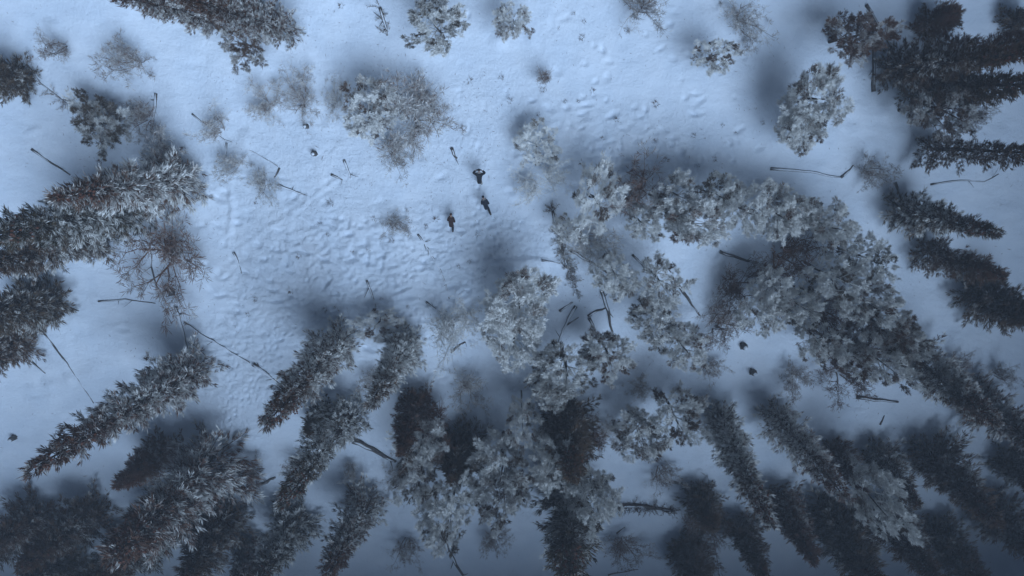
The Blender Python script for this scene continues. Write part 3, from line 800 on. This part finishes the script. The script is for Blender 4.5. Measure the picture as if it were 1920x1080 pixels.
# small dead tufts that stick out of the clearing's snow
def tuft_mesh(i):
    n = 26; a = rng.uniform(0, 6.28, n); C = np.stack([np.cos(a) * .05, np.sin(a) * .05, np.full(n, -.06)], 1)
    D = norm(np.stack([np.cos(a), np.sin(a), rng.uniform(.5, 1.8, n)], 1) + rng.normal(size=(n, 3)) * .3)
    V, F_, A = blades(C, D, rng.uniform(.15, .45, n), rng.uniform(.010, .02, n), np.full(n, .2), np.full(n, .45))
    return mesh_np('dead_tuft_%d' % i, V, F_, M_BRUSH, A)
TUFT = [tuft_mesh(k) for k in range(4)]
spots = [(1017, 168), (1085, 190), (640, 12), (735, 450), (770, 415), (800, 425), (818, 412), (615, 440), (660, 470), (715, 560), (545, 545), (480, 560), (465, 590),
         (635, 580), (690, 470), (610, 580), (630, 575), (560, 480), (895, 440), (880, 490), (860, 500), (1130, 260), (1165, 290), (1190, 305), (1225, 265), (1250, 300), (1090, 305), (1340, 298), (1300, 255),
         (1230, 195), (1155, 225), (1075, 25), (1095, 40), (1090, 70), (880, 150), (940, 145), (955, 190), (870, 240), (1010, 215), (405, 250), (530, 200), (345, 280), (190, 300), (620, 380), (600, 420), (480, 380), (700, 410),
         (1430, 230), (1355, 235), (1380, 250), (1310, 310), (765, 575), (900, 580), (1060, 190), (1110, 170)]
for k, (x, y) in enumerate(spots):
    b = ground(x, y); o = new_obj('dead_tuft', TUFT[k % 4]); o.location = b; o.rotation_euler = (0, 0, random.uniform(0, 6)); s = random.uniform(.55, 1.1); o.scale = (s, s, s)
    o['frost_level'] = random.uniform(.1, .4)
    o['label'] = 'small dead twig tuft poking out of the open snow'; o['category'] = 'tuft'; o['group'] = 'dead tufts in the open snow'

# fine twigs, needles and bark crumbs shed over the snow
nl = 7500
lx = np.concatenate([rng.uniform(0, 1920, nl // 2), rng.normal(760, 330, nl // 2)]); ly = np.concatenate([rng.uniform(0, 1080, nl // 2), rng.normal(400, 190, nl // 2)])
cl_ = vnoise(lx * 0.012, ly * 0.012, 131) + 0.25 > rng.uniform(0, 0.6, len(lx)); lx = lx[cl_]; ly = ly[cl_]
LP = np.array([at(a_, b_, 0) for a_, b_ in zip(lx, ly)])
jx = np.clip(np.searchsorted(gx, LP[:, 0]), 0, len(gx) - 1); jy = np.clip(np.searchsorted(gy, LP[:, 1]), 0, len(gy) - 1)
LP[:, 2] = Z[jy, jx] + 0.012
an = rng.uniform(0, 6.28, len(LP)); LD = norm(np.stack([np.cos(an), np.sin(an), rng.uniform(0.0, 0.5, len(LP))], 1))
V, F_, A = blades(LP, LD, rng.gamma(2.0, 0.055, len(LP)) + 0.04, rng.uniform(.006, .016, len(LP)), np.full(len(LP), .2), np.full(len(LP), .3))
lit = new_obj('twig_litter', mesh_np('twig_litter', V, F_, M_BRUSH, A)); lit['frost_level'] = 0.3
lit['kind'] = 'stuff'; lit['label'] = 'fine twigs and bark crumbs shed over the snow'; lit['category'] = 'litter'

# ------------------------------------------------------------------ people
M_SKIN = simple('skin', (0.36, 0.22, 0.16), (0.45, 0.29, 0.21), 9, 0.6, 0, 0)
M_BLACK = simple('black_parka', (0.010, 0.011, 0.013), (0.022, 0.023, 0.027), 12, 0.8, 0.3, 0.01)
M_NAVY = simple('navy_coat', (0.010, 0.012, 0.020), (0.022, 0.026, 0.038), 12, 0.8, 0.3, 0.01)
M_RED = simple('red_brown_coat', (0.030, 0.014, 0.012), (0.058, 0.028, 0.022), 12, 0.8, 0.3, 0.01)
M_TROUS = simple('dark_trousers', (0.010, 0.010, 0.013), (0.020, 0.020, 0.025), 12, 0.85, 0.3, 0.01)
M_KHAKI = simple('pale_trousers', (0.34, 0.32, 0.29), (0.46, 0.44, 0.40), 12, 0.85, 0.3, 0.01)
M_BOOT = simple('boots', (0.014, 0.012, 0.011), (0.03, 0.026, 0.024), 12, 0.7, 0, 0)
M_FUR = simple('fur_trim', (0.16, 0.14, 0.13), (0.34, 0.32, 0.30), 30, 0.95, 0.6, 0.02)
M_GLOVE = simple('gloves', (0.012, 0.011, 0.011), (0.025, 0.023, 0.022), 14, 0.8, 0, 0)
def skinned(name, chains, material, parent, root=0):
    """chains: lists of (key, (x,y,z), radius); equal keys share a vertex"""
    keys = {}; V = []; R = []; E = []
    for ch in chains:
        last = None
        for key, p, r in ch:
            if key not in keys: keys[key] = len(V); V.append(p); R.append(r)
            if last is not None: E.append((last, keys[key]))
            last = keys[key]
    me = bpy.data.meshes.new(name); me.from_pydata(V, E, [])
    o = new_obj(name, me, parent)
    sk = o.modifiers.new('skin', 'SKIN'); sk.use_smooth_shade = True
    for i, r in enumerate(R):
        rr = r if isinstance(r, tuple) else (r, r)
        me.skin_vertices[0].data[i].radius = rr
        me.skin_vertices[0].data[i].use_root = (i == root)
    sb = o.modifiers.new('sub', 'SUBSURF'); sb.levels = 2; sb.render_levels = 2
    me.materials.append(material)
    return o
def person(px, py, face, pose, coat, trousers, label, arms='down', fur=False, sink=0.10):
    """a walker bent forward in deep snow; local +Y is the way the person faces"""
    b = ground(px, py)
    o = empty('person', b - np.array([0, 0, sink]), label, 'person', None)
    o.rotation_euler = (0, 0, face)
    J = dict(pel=(0, -.22, .87), wai=(0, -.04, .99), che=(0, .24, 1.15), nec=(0, .43, 1.25), hea=(0, .55, 1.33), top=(0, .65, 1.41),
             shl=(-.17, .27, 1.20), shr=(.17, .27, 1.20), hil=(-.09, -.25, .83), hir=(.09, -.25, .83),
             knl=(-.10, .02, .50), anl=(-.10, -.20, .14), tol=(-.10, -.02, .06),
             knr=(.09, -.50, .50), anr=(.08, -.88, .22), tor=(.08, -.80, .05))
    if pose == 'side': J['anr'] = (.13, -.94, .22); J['tor'] = (.13, -.86, .05); J['knr'] = (.11, -.54, .50)
    if pose == 'stand': J['knr'] = (.11, -.36, .48); J['anr'] = (.12, -.50, .14); J['tor'] = (.12, -.36, .05); J['anl'] = (-.12, -.38, .12); J['tol'] = (-.12, -.23, .05); J['knl'] = (-.11, -.22, .50)
    if arms == 'up':
        J.update(ell=(-.42, .40, 1.30), wrl=(-.21, .58, 1.40), hal=(-.13, .61, 1.44), elr=(.42, .40, 1.30), wrr=(.21, .58, 1.40), har=(.13, .61, 1.44))
    else:
        J.update(ell=(-.23, .06, .98), wrl=(-.19, .22, .82), hal=(-.17, .30, .79), elr=(.23, -.02, .96), wrr=(.20, .06, .77), har=(.19, .13, .73))
    c = lambda k, r: (k, J[k], r)
    body = skinned('body', [[c('pel', .12), c('wai', .115), c('che', .13), c('nec', .055), c('hea', .088), c('top', .07)],
                            [c('che', .13), c('shl', .06), c('ell', .045), c('wrl', .03), c('hal', .036)], [c('che', .13), c('shr', .06), c('elr', .045), c('wrr', .03), c('har', .036)],
                            [c('pel', .12), c('hil', .085), c('knl', .06), c('anl', .045), c('tol', .04)], [c('pel', .12), c('hir', .085), c('knr', .06), c('anr', .045), c('tor', .04)]], M_SKIN, o)
    mid = lambda a, b_, t: tuple(np.array(J[a]) * (1 - t) + np.array(J[b_]) * t)
    skinned('coat', [[('hem', tuple(np.array(J['pel']) + np.array([0, -.16, -.06])), (.135, .12)), c('pel', (.18, .16)), c('wai', (.19, .165)), c('che', (.20, .165)), ('col', mid('che', 'nec', .8), .10)],
                     [c('che', (.20, .165)), c('shl', .11), c('ell', .088 if arms == 'down' else .105), ('cufl', mid('ell', 'wrl', .9), .075)], [c('che', (.20, .165)), c('shr', .11), c('elr', .088 if arms == 'down' else .105), ('cufr', mid('elr', 'wrr', .9), .075)]], coat, o, 1)
    skinned('trousers', [[('w', tuple(np.array(J['pel']) + np.array([0, 0, .05])), .15), c('pel', .15), c('hil', .115), c('knl', .088), ('hl', mid('knl', 'anl', .8), .075)],
                         [c('pel', .15), c('hir', .115), c('knr', .088), ('hr', mid('knr', 'anr', .8), .075)]], trousers, o, 1)
    for sd_ in 'lr':
        skinned('boot', [[('a', mid('kn' + sd_, 'an' + sd_, .72), .07), c('an' + sd_, .068), c('to' + sd_, .058)]], M_BOOT, o)
        h = np.array(J['ha' + sd_]); wv = norm(h - np.array(J['wr' + sd_])); sv = norm(np.cross(wv, [0, 0, 1.0]))
        ch = [[('w', tuple(J['wr' + sd_]), .042), ('p', tuple(h), .045)]]
        for f in range(4):
            q = h + sv * (f - 1.5) * .022 + wv * .03; ch.append([('p', tuple(h), .045), ('k%d' % f, tuple(q + wv * .03), .014), ('t%d' % f, tuple(q + wv * (.06 - .006 * abs(f - 1)) - np.array([0, 0, .025])), .011)])
        ch.append([('p', tuple(h), .045), ('th', tuple(h + sv * .05 * (1 if sd_ == 'l' else -1) + wv * .015), .014), ('tt', tuple(h + sv * .06 * (1 if sd_ == 'l' else -1) + wv * .05), .011)])
        skinned('glove', ch, M_GLOVE, o)
    hd = np.array(J['hea']); tp = np.array(J['top'])
    skinned('hat', [[('a', tuple(hd * .75 + tp * .25 + np.array([0, -.025, .02])), .115), ('b', tuple(tp + np.array([0, -.015, .02])), .10), ('c', tuple(tp + np.array([0, -.005, .065])), .04)]], coat, o)
    # face: nose and eyes on the front of the head
    fw = norm(np.array([0, .9, -.35]))
    nz = Tubes(); cpt = hd + fw * .083; nz.add([cpt - fw * .02 + np.array([0, 0, .03]), cpt + fw * .012, cpt - np.array([0, 0, .012])], [.008, .014, .006], 6)
    new_obj('nose', nz.build('nose', M_SKIN), o)
    for sx in (-1, 1):
        e = Tubes(); q = hd + fw * .078 + np.array([sx * .032, 0, .035]); e.add([q - fw * .008, q + fw * .004, q + fw * .008], [.008, .010, .004], 6); new_obj('eye', e.build('eye', M_BOOT), o)
    if fur:
        f = Tubes(); pts = [hd + np.array([.15 * math.cos(t), -.10 + .03 * math.sin(t), -.03 + 0.0 * t]) + np.array([0, -.11 * math.sin(t), .02 * math.sin(t)]) for t in np.linspace(-.35, math.pi + .35, 12)]
        f.add(pts, [.035] * 12, 6); new_obj('hood_trim', f.build('hood_trim', M_FUR), o)
    return o
person(900, 332, math.radians(0), 'stand', M_BLACK, M_KHAKI, 'person in black parka and pale trousers with both arms raised to the head', 'up', True)
person(911, 380, math.radians(14), 'side', M_NAVY, M_TROUS, 'person in dark navy coat walking behind the one with raised arms', fur=True)
person(848, 412, math.radians(-3), 'walk', M_RED, M_TROUS, 'person in reddish brown hooded coat walking alone across trampled snow')

# ------------------------------------------------------------------ the thin mist in the air
hb = bpy.data.meshes.new('haze'); a = 1500
zt, zb = 58.0, -8.0
hb.from_pydata([(x, y, z) for z in (zb, zt) for y in (-a, a) for x in (-a, a)], [], [(0, 2, 3, 1), (4, 5, 7, 6), (0, 1, 5, 4), (2, 6, 7, 3), (0, 4, 6, 2), (1, 3, 7, 5)])
mh = bpy.data.materials.new('haze'); mh.use_nodes = True; t = mh.node_tree; t.nodes.clear()
out = t.nodes.new('ShaderNodeOutputMaterial'); pv = t.nodes.new('ShaderNodeVolumePrincipled')
pv.inputs['Color'].default_value = (0.86, 0.91, 1.0, 1); pv.inputs['Density'].default_value = 0.0014
t.links.new(pv.outputs[0], out.inputs['Volume'])
hb.materials.append(mh)
hz = new_obj('haze', hb); hz['kind'] = 'stuff'; hz['label'] = 'thin cold blue mist hanging over the forest'; hz['category'] = 'haze'
